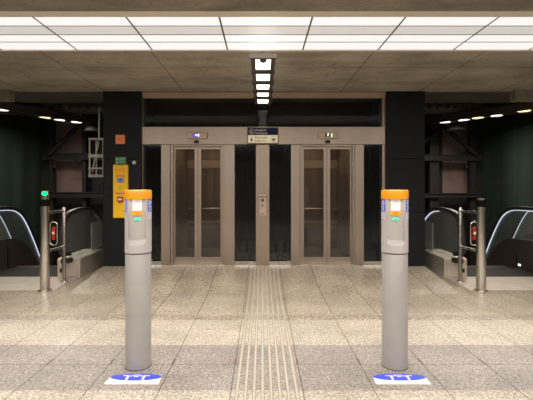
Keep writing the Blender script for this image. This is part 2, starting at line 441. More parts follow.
bm = B(-10, 10, -9, ED, -.3, 0)
box(bm, -3.12, 3.12, ED, 11, -.3, 0)
struct('floor', bm, M['granite'])
bm = bmesh.new()
prism(bm, [(R0, 0.0005), (D, RZ), (11, RZ), (11, .0005)], 'x', PXL, PXR)
tag(struct('floor_ramp', bm, M['granite']), 'granite ramp rising gently to the elevator doors', 'ramp')
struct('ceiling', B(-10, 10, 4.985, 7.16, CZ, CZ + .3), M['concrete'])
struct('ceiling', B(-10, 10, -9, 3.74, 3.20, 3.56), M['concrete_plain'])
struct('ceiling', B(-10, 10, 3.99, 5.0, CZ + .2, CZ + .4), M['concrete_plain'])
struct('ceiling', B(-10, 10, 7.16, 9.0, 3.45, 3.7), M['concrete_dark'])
struct('ceiling', B(-10, 10, 9.0, 16, 4.2, 4.4), M['frame_dark'])
bm = B(-10, 10, 3.745, 3.985, CZ - .01, CZ + .3)
box(bm, -10, 10, 4.955, 4.984, CZ - .012, CZ + .3)
struct('trim_1', bm, M['ledge'])
struct('wall_rear', B(-10, 10, -9.3, -9, -.3, 3.6), M['concrete_plain'])

# side halls: gloss panels, mauve end wall, dropped boxes, pit
for s, side in ((-1, 'left'), (1, 'right')):
    bm = bmesh.new()
    for k in range(4):
        y0 = 4.9 + k * 2.08
        box(bm, s * 7.0, s * 7.12, y0, y0 + 2.07, -4, 4.19)
    struct('wall_' + side, bm, M['greenpanel'])
    bm = B(s * 9.8, s * 10, -9, 4.9, -.3, 3.6)
    box(bm, s * 7.12, s * 10, 4.7, 4.9, -.3, 3.6)
    struct('wall_' + side + '_outer', bm, M['concrete_plain'])
    struct('trim_2' if s < 0 else 'trim_3', B(s * 6.99, s * 6.04, 13.6, 13.75, 1.28, 4.19), M['pinkwall'])
    bm = B(s * 7.13, s * 2.2, 13.4, 13.62, -4, 1.28); box(bm, s * 6.04, s * 2.2, 13.4, 13.62, 1.28, 4.19)
    struct('wall_' + side + '_end', bm, M['frame_dark'])
    struct('wall_' + side + '_pit', B(s * 3.11, s * 2.95, 7.7, 13.4, -4, -.01), M['concrete_dark'])
    bm = B(s * 4.43, s * 9, 7.0, 7.155, 3.075, CZ)
    struct('trim_4' if s < 0 else 'trim_5', bm, M['concrete_plain'])
    bm = B(s * 7, s * 2.9, 10, 10.3, 3.43, 3.56)
    struct('trim_6' if s < 0 else 'trim_7', bm, M['concrete_dark'])
    # cable tray under the rear slab
    bm = B(s * 5.0, s * 2.9, 9.05, 9.2, 3.40, 3.44)
    for k in range(10):
        xx = s * (3.0 + k * .2)
        box(bm, xx, xx + .03, 9.04, 9.2, 3.36, 3.44)
    tag(obj('cable_tray', bm, M['frame_dark']), 'dark cable tray under the ceiling above the %s escalators' % side, 'cable tray')

# ---------------------------------------------------------------- luminous ceiling
pos = {-5: 'at the far left edge of the picture', -4: 'second from the left end', -3: 'third from the left end',
       -2: 'just left of the middle bay', -1: 'directly above the row of hanging downlights', 0: 'just right of the middle bay',
       1: 'third from the right end', 2: 'second from the right end', 3: 'at the far right edge of the picture'}
for k in range(-5, 4):
    x0 = .503 + k * .933 ; x1 = x0 + .933
    t = thing('luminous_ceiling_panel', 'luminous white ceiling bay ' + pos[k], 'ceiling light', ((x0 + x1) / 2, 4.47, CZ + .2), 'luminous ceiling bays across the hall')
    bm = B(x0, x1, 3.99, 4.95, CZ + .06, CZ + .19)
    obj('housing', bm, M['lampbox'], t)
    bm = B(x0, x0 + .009, 3.99, 4.95, CZ - .004, CZ + .058)
    box(bm, x1 - .009, x1, 3.99, 4.95, CZ - .004, CZ + .058)
    for yy in (4.216, 4.462, 4.687):
        box(bm, x0 + .009, x1 - .009, yy + .003, yy + .014, CZ - .004, CZ + .058)
    obj('divider_frame', bm, M['divider'], t)
    for (a, b2, mm) in ((4.0, 4.215, 'panelA'), (4.235, 4.46, 'panelB'), (4.482, 4.685, 'panelA'), (4.707, 4.948, 'panelA')):
        obj('diffuser', B(x0 + .010, x1 - .010, a, b2, CZ - .002, CZ + .055), M[mm], t,
            label='dimmer greyish diffuser' if mm == 'panelB' else None)

for yy, nm in ((1.9, 'nearer'), (-.6, 'farther')):  # glowing strips added out of view, matching the two added area lamps
    tag(obj('added_ceiling_strip', B(-6, 6, yy - .48, yy + .48, 3.192, 3.199), M['panelA']), 'long added luminous ceiling strip, out of view, over the near floor, the %s one from the elevators' % nm, 'ceiling light')
# ---------------------------------------------------------------- hanging downlights
lx = X(263, 5.5)
ords = ['nearest one, with round sensor', 'second of the row from the camera', 'middle one of the row', 'fourth of the row from the camera', 'farthest of the row']
tr = thing('lamp_rail', 'grey rail under the concrete ceiling carrying the row of downlights', 'lamp rail', (lx, 5.7, CZ))
obj('rail_bar', B(lx - .05, lx + .05, 4.50, 6.96, 3.042, 3.062), M['lampbox'], tr)
for q in (5.3, 6.72):
    bm = bmesh.new(); cyl(bm, (lx, q, 3.062), (lx, q, CZ), .012, seg=10); obj('hanger_rod', bm, M['lampbox'], tr)
for k, (a, b2) in enumerate(((4.53, 4.94), (5.12, 5.45), (5.64, 5.93), (6.14, 6.39), (6.60, 6.92))):
    hz = 3.0
    t = thing('hanging_downlight', 'square lit downlight hanging below the concrete ceiling, ' + ords[k], 'downlight', (lx, (a + b2) / 2, hz + .04), 'row of hanging downlights in the middle')
    w_ = .14; hw = .088
    bm = bmesh.new()
    box(bm, lx - w_, lx - hw, a - .03, b2 + .10, hz, hz + .04)
    box(bm, lx + hw, lx + w_, a - .03, b2 + .10, hz, hz + .04)
    box(bm, lx - hw, lx + hw, a - .03, a, hz, hz + .04)
    box(bm, lx - hw, lx + hw, b2, b2 + .10, hz, hz + .04)
    box(bm, lx - w_ - .012, lx + w_ + .012, a - .07, a - .03, hz - .006, hz + .041)
    obj('lamp_housing', bm, M['lampbox'], t)
    obj('diffuser', B(lx - hw, lx + hw, a, b2, hz + .008, hz + .036), M['down'], t)
    if k == 0:
        bm = bmesh.new(); lathe(bm, [(.012, hz - .026), (.03, hz - .02), (.040, hz - .006), (.042, hz + .006)], lx, a + .035, 24)
        obj('sensor_dome', bm, M['lampbox'], t, True)

# ---------------------------------------------------------------- pillars
pl = [('left', X(103, 7.1), X(141.2, 7.1)), ('right', X(386.6, 7.1), X(425, 7.1))]
for side, a, b2 in pl:
    t = thing('pillar', 'black clad pillar ' + ('carrying the yellow emergency panel' if side == 'left' else 'behind the validator on the right, bare of signs'), 'pillar', ((a + b2) / 2, 7.35, 0))
    bm = bmesh.new()
    zs = [RZ - .12, 1.40, 2.06, CZ - .002] if side == 'left' else [RZ - .12, 1.1, 2.06, CZ - .002]
    for z0, z1 in zip(zs, zs[1:]):
        box(bm, a, b2, 7.1, 7.7, z0 + .003, z1 - .003, bev=.004)
    obj('cladding', bm, M['black'], t)
LP = pl[0]

# ---------------------------------------------------------------- elevator front
dz = lambda y: Z(y, D)
x_ = lambda p: X(p, D)
zb = RZ
# mullions and jambs
specs = [(141.3, 143), (161, 170), (224, 234.6), (255.8, 269.4), (291, 300), (355, 364), (382.3, 386.5)]
for i, (a, b2) in enumerate(specs):
    top = dz(97.5) if i in (0, 6) else dz(144.5)
    struct('trim_%d' % (8 + i), B(x_(a), x_(b2), D - (.02 if i == 3 else 0), D + .2, zb, top, bev=.004), M['bronze'])
hp = B(x_(142), x_(384.5), D - .03, D + .2, dz(144.45), dz(127), bev=.004)
tag(obj('header_panel', hp, M['bronze']), 'long brushed bronze-steel header beam above both elevator doors', 'header panel')
bm = B(x_(141.3), x_(386.5), D - .01, D + .1, dz(97.5), dz(92.5))
struct('trim_15', bm, M['bronze_light'])
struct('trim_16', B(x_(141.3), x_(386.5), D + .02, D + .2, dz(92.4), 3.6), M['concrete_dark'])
# transom windows and sidelights
def window(n, a, b2, z0, z1, sill, mm):
    t = bpy.data.objects.new('window_%d' % n, None); C.objects.link(t); t.location = ((x_(a) + x_(b2)) / 2, D + .1, z0); t['kind'] = 'structure'
    obj('pane', B(x_(a), x_(b2), D + .07, D + .08, z0 + sill, z1), M[mm], t)
    if sill: obj('sill', B(x_(a), x_(b2), D + .01, D + .16, z0, z0 + sill), M['steel'], t)
window(1, 143, 263.5, dz(127), dz(97.5), 0, 'pane_dark')
window(2, 264, 382.3, dz(127), dz(97.5), 0, 'pane_dark')
struct('trim_17', B(x_(263.5), x_(264), D + .06, D + .1, dz(127), dz(97.5)), M['frame_dark'])
for n, (a, b2) in enumerate(((143, 161), (234.6, 255.8), (269.4, 291), (364, 382.3))):
    window(3 + n, a, b2, zb, dz(144.5), .065, 'pane_dark')

def elevator_door(a, b2, label):
    """px bounds of the frame"""
    t = thing('elevator_door', label, 'elevator door', ((x_(a) + x_(b2)) / 2, D, zb))
    za, zt = zb, dz(144.5)
    bm = bmesh.new()
    box(bm, x_(a), x_(a + 2.2), D + .02, D + .18, za, zt, bev=.003)
    box(bm, x_(b2 - 2.2), x_(b2), D + .02, D + .18, za, zt, bev=.003)
    box(bm, x_(a + 2.2), x_(b2 - 2.2), D + .02, D + .18, dz(146.3), zt, bev=.003)
    obj('door_frame', bm, M['bronze'], t)
    obj('threshold', B(x_(a), x_(b2), D - .02, D + .2, za, za + .012), M['steel'], t)
    mid = (a + b2) / 2
    for (p, q, off) in ((a + 2.2, mid - .15, 1), (mid + .15, b2 - 2.2, -1)):
        x0, x1 = x_(p), x_(q)
        st = x_(a + 1.9) - x_(a); stm = x_(a + 3.2) - x_(a)
        l, r = (st, stm) if off == 1 else (stm, st)
        bot, tp = za + .014, dz(146.4)
        bm = bmesh.new()
        box(bm, x0, x0 + l, D + .08, D + .12, bot, tp, bev=.002)
        box(bm, x1 - r, x1, D + .08, D + .12, bot, tp, bev=.002)
        box(bm, x0 + l, x1 - r, D + .08, D + .12, bot, dz(258), bev=.002)
        box(bm, x0 + l, x1 - r, D + .08, D + .12, dz(148.8), tp, bev=.002)
        lf = obj('door_leaf', bm, M['bronze'], t)
        obj('door_glass', B(x0 + l, x1 - r, D + .095, D + .105, dz(258), dz(148.8)), M['pane'], lf)
    return t
elevator_door(170.3, 224, 'closed double glass elevator door left of the central pillar')
elevator_door(300.3, 355, 'closed double glass elevator door right of the central pillar')

# cabs behind the doors
for (a, b2, side) in ((168, 226, 'left'), (298, 357, 'right')):
    xa, xb = x_(a) - .03, x_(b2) + .03
    t = thing('elevator_cab', 'dim brown elevator cab seen through the %s glass door' % side, 'elevator cab', ((xa + xb) / 2, 8.2, RZ))
    bm = bmesh.new()
    z1 = 2.45
    box(bm, xa, xb, 9.1, 9.14, RZ + .01, z1)
    box(bm, xa, xa + .03, 7.5, 9.1, RZ + .01, z1)
    box(bm, xb - .03, xb, 7.5, 9.1, RZ + .01, z1)
    box(bm, xa, xb, 7.5, 9.1, z1, z1 + .04)
    for k in range(5):
        q = xa + (xb - xa) * (k + .5) / 5
        box(bm, q - .07, q + .07, 9.07, 9.1, RZ + .05, z1 - .1)
    obj('cab_wall', bm, M['cabwall'], t)
    obj('cab_kick_plate', B(xa + .031, xb - .031, 9.05, 9.069, RZ + .02, .62), M['darkmetal'], t)
    obj('cab_header_band', B(xa + .031, xb - .031, 9.04, 9.069, 1.98, 2.16), M['bronze_light'], t)
    obj('cab_mid_band', B(xa + .031, xb - .031, 9.04, 9.069, .74, .80), M['bronze_light'], t)
    obj('cab_fill_light', B((xa + xb) / 2 - .3, (xa + xb) / 2 + .3, 8.1, 8.5, z1 - .02, z1 - .001), M['cab_fill'], t)  # added above the line of sight to brighten the cab
    bm = bmesh.new(); cyl(bm, (xa + .05, 9.0, 1.07), (xb - .05, 9.0, 1.07), .022)
    for q in (xa + .3, xb - .3): cyl(bm, (q, 9.0, 1.07), (q, 9.07, 1.07), .012, seg=10)
    obj('cab_handrail', bm, M['steel'], t)
# shaft behind
area('shaft_fill', 0, 8.5, 3.42, 2.4, .15, 9, (1, .95, .88), 150)  # added unseen lamp that brightens the space behind the glass
bm = B(-2.9, 2.95, 10.4, 10.6, RZ, 4.2)
box(bm, -2.9, -2.8, 7.7, 10.4, RZ, 4.2); box(bm, 2.85, 2.95, 7.7, 10.4, RZ, 4.2)
struct('wall_shaft', bm, M['shaft'])
bm = bmesh.new()
for p in (238.5, 247, 276, 285):
    q = X(p, 8.6); box(bm, q - .03, q + .03, 8.57, 8.63, RZ, 2.66)
for zz in (.9, 1.7, 2.55):
    box(bm, X(237, 8.6), X(288, 8.6), 8.64, 8.7, zz, zz + .06)
tag(obj('shaft_guide_rails', bm, M['frame_dark']), 'dark steel guide rails behind the narrow glass beside the central pillar', 'guide rails')
bm = bmesh.new()
for k, zz in enumerate((2.72, 3.05)):
    box(bm, -2.7, 2.75, 9.6, 9.75, zz, zz + .08)
tag(obj('shaft_crossbeam', bm, M['frame_dark']), 'dark crossbeams behind the long glass above the header', 'beam')

# floor indicators and door sensors on the header
FD = D - .03
for (a, b2, s0, s1, side, mm) in ((187, 207.3, 193, 200, 'left', 0), (318, 338.5, 325, 331.5, 'right', 1)):
    xf = lambda p: X(p, FD - .02)
    t = thing('floor_indicator', 'flat floor indicator above the %s elevator door, display %s' % (side, 'glowing blue' if not mm else 'dark with pale digits'), 'floor indicator', (xf((a + b2) / 2), FD, Z(135.5, FD)))
    obj('face_plate', B(xf(a), xf(b2), FD - .045, FD, Z(138.8, FD), Z(132.3, FD), bev=.012), M['bronze_light'], t)
    y1 = FD - .047
    obj('screen', B(xf(s0), xf(s1), y1, FD - .04, Z(137.2, FD), Z(133.6, FD)), M['displayblue'] if not mm else M['blackmatt'], t)
    bm = bmesh.new()
    if not mm:
        box(bm, xf(195.3), xf(197.6), y1 - .002, y1, Z(136.0, FD), Z(134.9, FD)); box(bm, xf(198.2), xf(199.4), y1 - .002, y1, Z(136.8, FD), Z(134.2, FD))
    else:
        u = xf(327); h0 = Z(135.4, FD)
        box(bm, u, u + .035, y1 - .002, y1, h0 + .012, h0 + .03); box(bm, u, u + .02, y1 - .002, y1, h0 - .02, h0 + .008)
        prism(bm, [(u + .062, h0 - .03), (u + .085, h0 - .03), (u + .085, h0 + .03), (u + .07, h0 + .03)], 'y', y1 - .002, y1)
    obj('digit', bm, M['displaywhite'], t)
for p, side in ((196.6, 'left'), (327.6, 'right')):
    bm = B(X(p - 2.4, FD), X(p + 2.4, FD), FD - .035, FD, Z(143.2, FD), Z(140.4, FD), bev=.006)
    tag(obj('door_sensor', bm, M['blackmatt']), 'small black door sensor under the %s floor indicator' % side, 'door sensor')

# direction sign
sy = D - .10
t = thing('direction_sign', 'navy and cream direction sign reading Aluljáró and Peronok above the central pillar', 'sign', (X(262.8, sy), sy, Z(135.5, sy)))
xs = lambda p: X(p, sy)
zs_ = lambda q: Z(q, sy)
obj('sign_box', B(xs(247.3), xs(278.4), sy, sy + .07, zs_(143.8), zs_(127.2), bev=.004), M['darkmetal'], t)
f = sy - .002
obj('upper_face', B(xs(248), xs(277.7), f, sy, zs_(135.0), zs_(128)), M['navy'], t)
obj('lower_face', B(xs(248), xs(277.7), f, sy, zs_(143), zs_(135.1)), M['cream'], t)
bm = bmesh.new(); ring(bm, xs(251.6), zs_(131.5), f - .002, f, .043, .049)
# wheelchair figure
cx0, cz0 = xs(251.6), zs_(131.5)
ring(bm, cx0 - .003, cz0 - .012, f - .002, f, .015, .02, 20)
disc(bm, cx0 - .006, cz0 + .028, f - .002, f, .006, 12)
box(bm, cx0 - .009, cx0 - .003, f - .002, f, cz0 - .006, cz0 + .02)
box(bm, cx0 - .009, cx0 + .015, f - .002, f, cz0 - .009, cz0 - .003)
box(bm, cx0 + .011, cx0 + .017, f - .002, f, cz0 - .028, cz0 - .004)
obj('wheelchair_icon', bm, M['cream_print'], t)
text('lettering', 'Aluljáró', xs(255), f - .0015, zs_(131.2), .062, M['cream_print'], t)
text('lettering', 'Underpass', xs(255), f - .0015, zs_(134.1), .052, M['cream_print'], t)
text('lettering', 'Peronok', xs(255), f - .0015, zs_(138.6), .062, M['darkprint'], t)
text('lettering', 'Platforms', xs(255), f - .0015, zs_(141.7), .052, M['darkprint'], t)
bm = bmesh.new(); u = xs(251.5); v0 = zs_(139.2)
prism(bm, [(u - .006, v0 + .042), (u + .006, v0 + .042), (u + .006, v0 - .002), (u + .03, v0 - .002), (u, v0 - .04), (u - .03, v0 - .002), (u - .006, v0 - .002)], 'y', f - .002, f)
obj('down_arrow', bm, M['darkprint'], t)
bm = bmesh.new(); u = xs(273.7); v0 = zs_(139.3)
ring(bm, u, v0, f - .002, f, .044, .048)
box(bm, u - .026, u + .026, f - .002, f, v0 - .02, v0 + .012)
box(bm, u - .018, u - .008, f - .002, f, v0 - .028, v0 - .02); box(bm, u + .008, u + .018, f - .002, f, v0 - .028, v0 - .02)
obj('train_icon', bm, M['darkprint'], t)
bm = B(xs(262.8) - .012, xs(262.8) + .012, sy + .07, D - .031, zs_(136), zs_(133)); 
obj('bracket', bm, M['darkmetal'], t)

# call panel on the central pillar
CD = D - .02
t = thing('call_panel', 'steel call button panel on the central pillar between the elevators', 'call panel', (X(262.5, CD), CD, Z(205, CD)))
xc = lambda p: X(p, CD)
obj('face_plate', B(xc(259.7), xc(266.2), CD - .015, CD, Z(215.3, CD), Z(197.0, CD), bev=.006), M['bronze_light'], t)
obj('hood', B(xc(259.3), xc(266.6), CD - .05, CD, Z(196.8, CD), Z(195.3, CD), bev=.004), M['steel'], t)
bm = bmesh.new(); disc(bm, xc(262.3), Z(205.3, CD), CD - .022, CD - .015, .016, 20, .03)
obj('call_button', bm, M['steel'], t)
bm = bmesh.new(); disc(bm, xc(262.6), Z(200.2, CD), CD - .017, CD - .015, .028, 20, .03)
obj('indicator_window', bm, M['darkmetal'], t)
obj('slot', B(xc(261.2), xc(263.8), CD - .017, CD - .015, Z(213.8, CD), Z(213.1, CD)), M['darkmetal'], t)

# ---------------------------------------------------------------- on the left pillar
PD = 7.1
xp = lambda p: X(p, PD)
zp = lambda q: Z(q, PD)
t = thing('fire_sign', 'square orange-red fire sign high on the left black pillar', 'sign', (xp(120.1), PD, zp(139)))
obj('plate', B(xp(115.7), xp(125), PD - .008, PD, zp(143.9), zp(134.8)), M['redorange_pale'], t)
bm = bmesh.new(); u, v0, f = xp(120.35), zp(139.3), PD - .010
ring(bm, u, v0, f, f + .002, .017, .04, 8)
for a in (-1, 1):
    for b2 in (-1, 1): obj('corner_mark', B(u + a * .062, u + a * .074, f, f + .002, v0 + b2 * .05, v0 + b2 * .074), M['redorange'], t)
obj('emblem', bm, M['redorange'], t)
bm = bmesh.new()
box(bm, u - .012, u + .012, f, f + .002, v0 - .004, v0 + .004); box(bm, u - .004, u + .004, f - .001, f + .001, v0 - .012, v0 + .012)
for a in (-1, 1):
    for b2 in (-1, 1): obj('flame_mark', B(u + a * .038 - .007, u + a * .038 + .007, f, f + .002, v0 + b2 * .038 - .007, v0 + b2 * .038 + .007), M['palegreen'], t)
obj('emblem_mark', bm, M['palegreen'], t)

t = thing('exit_sign', 'small green escape route sign above the yellow emergency panel', 'sign', (xp(121), PD, zp(160)))
obj('plate', B(xp(115.4), xp(126.2), PD - .008, PD, zp(164.2), zp(157)), M['greensign'], t)
bm = bmesh.new(); f = PD - .010
for r in range(2):
    q = zp(162.6 - r * 3.5)
    for k in range(3):
        box(bm, xp(116) + k * .016, xp(116) + k * .016 + .009, f, f + .002, q - .02 + (k % 2) * .016, q + .008 + (k % 2) * .012)
    box(bm, xp(119.4), xp(125.4), f, f + .002, q + .012, q + .019)
    box(bm, xp(119.4), xp(124.6), f, f + .002, q - .012, q - .007)
obj('pictogram', bm, M['palegreen'], t)

bm = bmesh.new(); disc(bm, xp(134.3), zp(162.5), PD - .02, PD, .032, 32)
tag(obj('wall_button', bm, M['cream_print']), 'small round pale button on the left pillar beside the green sign', 'button')

t = thing('emergency_call_panel', 'tall yellow emergency call panel reading SOS on the left black pillar', 'emergency panel', (xp(120.5), PD, zp(218)))
f = PD - .05
xq = lambda p: X(p, f); zq = lambda q: Z(q, f)
obj('casing', B(xq(113), xq(127.8), f, PD, zq(218), zq(164.8), bev=.006), M['yellow'], t)
bm = bmesh.new(); u, v0 = xq(120.3), zq(170.2)
ring(bm, u, v0, f - .002, f, .078, .085, 40)
obj('sos_ring', bm, M['redorange'], t)
text('lettering', 'SOS', u, f - .001, v0 - .028, .082, M['redorange'], t, 'CENTER')
obj('upper_label', B(xq(115.3), xq(125.3), f - .002, f, zq(176.8), zq(175.3)), M['redorange'], t)
obj('screen', B(xq(116.8), xq(124), f - .003, f, zq(182.6), zq(177.5)), M['screenblue'], t)
bm = bmesh.new(); box(bm, u - .012, u + .012, f - .004, f - .003, zq(180) - .015, zq(180) + .015)
obj('screen_mark', bm, M['navy'], t)
bm = bmesh.new(); v1 = zq(188.3)
ring(bm, u, v1, f - .002, f, .041, .044, 24)
for k in range(-2, 3): box(bm, u - .03, u + .03, f - .002, f, v1 + k * .014 - .003, v1 + k * .014 + .003)
obj('speaker_grille', bm, M['olive_print'], t)
obj('lower_label', B(xq(115.5), xq(125), f - .002, f, zq(194.3), zq(192.6)), M['redorange'], t)
bm = B(xq(119.6), xq(121.4), f - .003, f, zq(194.0), zq(192.8)); obj('label_mark', bm, M['screenblue'], t)
bm = bmesh.new(); v1 = zq(199.5)
prism(bm, [(u - .05, v1 + .05), (u + .05, v1 + .05), (u + .05, v1 - .03), (u, v1 - .062), (u - .05, v1 - .03)], 'y', f - .03, f)
bt = obj('alarm_button', bm, M['red'], t)
obj('button_plate', B(u - .036, u + .036, f - .033, f - .03, v1 - .012, v1 + .018), M['white'], bt)

# ---------------------------------------------------------------- tactile strip
bm = bmesh.new()
y0 = -1.0

t = thing('tactile_paving', 'ribbed tactile guiding strip leading to the central pillar', 'tactile paving', (TX, 3, 0))
bm.free()
bm = bmesh.new()
zr = (D - .16 - R0) / (D - R0) * RZ
for k in range(8):
    q = TX - .2275 + k * .065
    bm = bmesh.new()
    prism(bm, [(y0, .0004), (y0, .004), (R0, .0045), (D - .16, zr + .0045), (D - .16, zr + .0004), (R0, .0008)], 'x', q - .0075, q + .0075)
    obj('rib', bm, M['tactile'], t)
    bm = bmesh.new()
    for e in (-.0115, .0115):
        prism(bm, [(y0, .0003), (y0, .0008), (R0, .0012), (D - .16, zr + .0012), (D - .16, zr + .0004), (R0, .0006)], 'x', q + e - .003, q + e + .003)
    obj('groove', bm, M['tactile_gap'], t)

# ---------------------------------------------------------------- ticket validators
def validator(cx, cy, side):
    t = thing('ticket_validator', 'grey column ticket validator with orange cap, %s, glowing green' % side, 'ticket validator', (cx, cy, 0), 'pair of ticket validators')
    r = .1095
    bm = bmesh.new(); lathe(bm, [(r, .006), (r, .975), (r - .004, .981)], cx, cy, 64)
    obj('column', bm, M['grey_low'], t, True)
    bm = bmesh.new(); lathe(bm, [(r + .003, .0005), (r + .002, .007)], cx, cy, 48); obj('base_shadow_ring', bm, M['groove'], t, True)  # dark ring drawn in as the shadow line at the foot
    bm = bmesh.new(); lathe(bm, [(r - .007, .981), (r - .007, .992)], cx, cy, 48); obj('seam', bm, M['groove'], t)
    # upper body with a flat, scooped front
    R1 = .1125; z0, z1 = .992, 1.452
    seg, nz = 160, 150; rings = []
    bm = bmesh.new()
    wd = .073
    def surf(a, z):
        x, y = R1 * math.sin(a), -R1 * math.cos(a)
        if y < 0 and abs(x) < wd:
            flat = -math.sqrt(R1 * R1 - wd * wd) + .003 + .040 * max(0., min(1., (1.36 - z) / .27))
            # bottom of the scoop: U-shaped curve
            u = abs(x) / wd
            zb_ = 1.062 + .035 * (1 - math.sqrt(max(0, 1 - u ** 3)))
            tt = (z - zb_) / .038
            tt = max(0., min(1., tt)); k = tt * tt * (3 - 2 * tt)
            edge = max(0., min(1., (wd - abs(x)) / .006))
            y = y + (flat - y) * k * edge if flat > y else y
        return x, y
    for j in range(nz + 1):
        z = z0 + (z1 - z0) * j / nz
        sh = 1.0 if j > 0 else .985
        row = []
        for i in range(seg):
            # denser sampling toward the front
            a = -math.pi + 2 * math.pi * i / seg
            x, y = surf(a, z)
            row.append(bm.verts.new((cx + x * sh, cy + y * sh, z)))
        rings.append(row)
    for a, b2 in zip(rings, rings[1:]):
        for i in range(seg):
            bm.faces.new([a[i], a[(i + 1) % seg], b2[(i + 1) % seg], b2[i]])
    bm.faces.new(rings[0][::-1]); bm.faces.new(rings[-1])
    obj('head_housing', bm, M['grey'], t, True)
    bm = bmesh.new(); lathe(bm, [(.1135, 1.453), (.1145, 1.456), (.1145, 1.519), (.112, 1.527), (.104, 1.532), (.02, 1.533)], cx, cy, 64)
    obj('cap', bm, M['orange'], t, True)
    fy = cy - math.sqrt(R1 * R1 - wd * wd) + .004
    obj('card_reader', B(cx - .039, cx + .039, fy - .004, fy + .002, Z(211.6, 3.3), Z(198.6, 3.3), bev=.0015), M['screen'], t)
    u, v0 = cx, Z(205, 3.3)
    bm = bmesh.new(); ring(bm, u, v0 + .01, fy - .005, fy - .004, .016, .022, 28); box(bm, u - .018, u + .018, fy - .005, fy - .004, v0 - .034, v0 - .03)
    obj('reader_mark', bm, M['screen_mark'], t)
    zl0, zl1 = Z(216.3, 3.3), Z(212.2, 3.3)
    lb = obj('instruction_label', B(cx - .043, cx + .043, fy - .003, fy + .002, zl0, zl1), M['orange_label'], t)
    bm = bmesh.new()
    if cx < 0:
        box(bm, u - .024, u + .024, fy - .004, fy - .003, zl1 - .011, zl1 - .008); box(bm, u - .012, u + .014, fy - .004, fy - .003, zl1 - .024, zl1 - .019)
    else:
        prism(bm, [(u - .022, zl1 - .01), (u + .022, zl1 - .01), (u + .006, zl1 - .025), (u - .006, zl1 - .025)], 'y', fy - .004, fy - .003)
    obj('label_print', bm, M['redorange'], lb)
    v1 = Z(220.7, 3.3)
    bm = bmesh.new()
    prism(bm, [(u - .027, v1 - .004), (u + .027, v1 - .004), (u + .024, v1 + .003), (u + .006, v1 + .014), (u - .006, v1 + .014), (u - .024, v1 + .003)], 'y', fy - .004, fy + .002)
    obj('status_light', bm, M['green_led'], t)
    # curved side stickers
    for s in (-1, 1):
        def patch(a0, a1, za, zb2, rr):
            bm = bmesh.new(); n = 6
            for rad_in, rad_out in ((rr, rr + .0008),):
                vs = []
                for i in range(n + 1):
                    a = math.radians(a0 + (a1 - a0) * i / n) * s
                    vs.append([bm.verts.new((cx + q * math.sin(a), cy - q * math.cos(a), zz)) for q, zz in ((rad_in, za), (rad_out, za), (rad_out, zb2), (rad_in, zb2))])
                for a_, b_ in zip(vs, vs[1:]):
                    for k in range(4): bm.faces.new([a_[k], a_[(k + 1) % 4], b_[(k + 1) % 4], b_[k]])
                bm.faces.new(vs[0]); bm.faces.new(vs[-1][::-1])
            return bm
        zt, zm, zbt = Z(199.8, 3.3), Z(213.0, 3.3), Z(220, 3.3)
        st = obj('side_sticker', patch(50, 80, zm, zt, R1 + .0003), M['blue'], t)
        random.seed(3)
        bm = bmesh.new(); zz = zt - .006
        while zz > zm + .006:
            h = random.choice((.007, .01, .013))
            a0 = random.uniform(52, 58); a1 = random.uniform(64, 76)
            p = patch(a0, a1, zz - h * .55, zz, R1 + .0012)
            me = bpy.data.meshes.new('tmp'); p.to_mesh(me); p.free(); bm.from_mesh(me); bpy.data.meshes.remove(me)
            zz -= h + .002
        obj('sticker_print', bm, M['white'], st)
        st2 = obj('side_sticker', patch(52, 80, zbt, zm - .001, R1 + .0003), M['whitesoft'], t, label='worn white sticker')
        bm = bmesh.new(); zz = zm - .01
        while zz > zbt + .006:
            p = patch(55, 68, zz - .005, zz, R1 + .0012)
            me = bpy.data.meshes.new('tmp'); p.to_mesh(me); p.free(); bm.from_mesh(me); bpy.data.meshes.remove(me)
            zz -= .014
        obj('sticker_print', bm, M['screenblue'], st2)
    return t
VD = 3.49
VL, VR = X(138.3, VD), X(394.7, VD)
validator(VL, VD, 'left of the tactile strip').rotation_euler.z = math.radians(11)
validator(VR, VD, 'right of the tactile strip').rotation_euler.z = math.radians(-13)

# floor stickers in front of the validators
def floor_sticker(px0, px1, bx0, bx1, side):
    d0, d1 = 622.8 / (384.3 - VY), 622.8 / (373.8 - VY)
    xa, xb = X(px0, d0), X(px1, d0)
    cx = (X(bx0, 3.25) + X(bx1, 3.25)) / 2; hw = (X(bx1, 3.25) - X(bx0, 3.25)) / 2
    t = thing('floor_sticker', 'blue and white floor sticker in front of the %s validator' % side, 'floor sticker', (cx, 3.2, 0))
    dm = 622.8 / (377.3 - VY)
    bm = bmesh.new()
    prism(bm, [(xa, d0), (xb, d0), (cx + hw, dm), (cx - hw, dm)], 'z', .0006, .0016)
    obj('white_base', bm, M['white_floor'], t)
    bm = bmesh.new(); r2 = (d1 - 622.8 / (380.8 - VY)) / 2; cy = d1 - r2
    prism(bm, [(cx + hw * math.cos(2 * math.pi * i / 48), cy + r2 * math.sin(2 * math.pi * i / 48)) for i in range(48)], 'z', .0008, .0024)
    obj('blue_oval', bm, M['blue_floor'], t)
    bm = bmesh.new(); z0, z1 = .0024, .0030
    for s in (-1, 1):
        box(bm, cx + s * .066 - .009, cx + s * .066 + .009, cy - .045, cy + .026, z0, z1)
        box(bm, cx + s * .066, cx + s * .11, cy + .016, cy + .027, z0, z1)
        box(bm, cx + s * .03, cx + s * .066, cy + .012, cy + .022, z0, z1)
    box(bm, cx - .018, cx + .018, cy + .002, cy + .014, z0, z1)
    box(bm, cx - .032, cx + .032, cy + .026, cy + .036, z0, z1)
    obj('pictogram', bm, M['white_floor'], t)
    bm = bmesh.new(); q = xa + .05
    random.seed(5)
    while q < xb - .05:
        l = random.uniform(.008, .02); box(bm, q, q + l, d0 + .018, d0 + .028, .0016, .002); q += l + .006
    obj('small_print', bm, M['screenblue'], t)
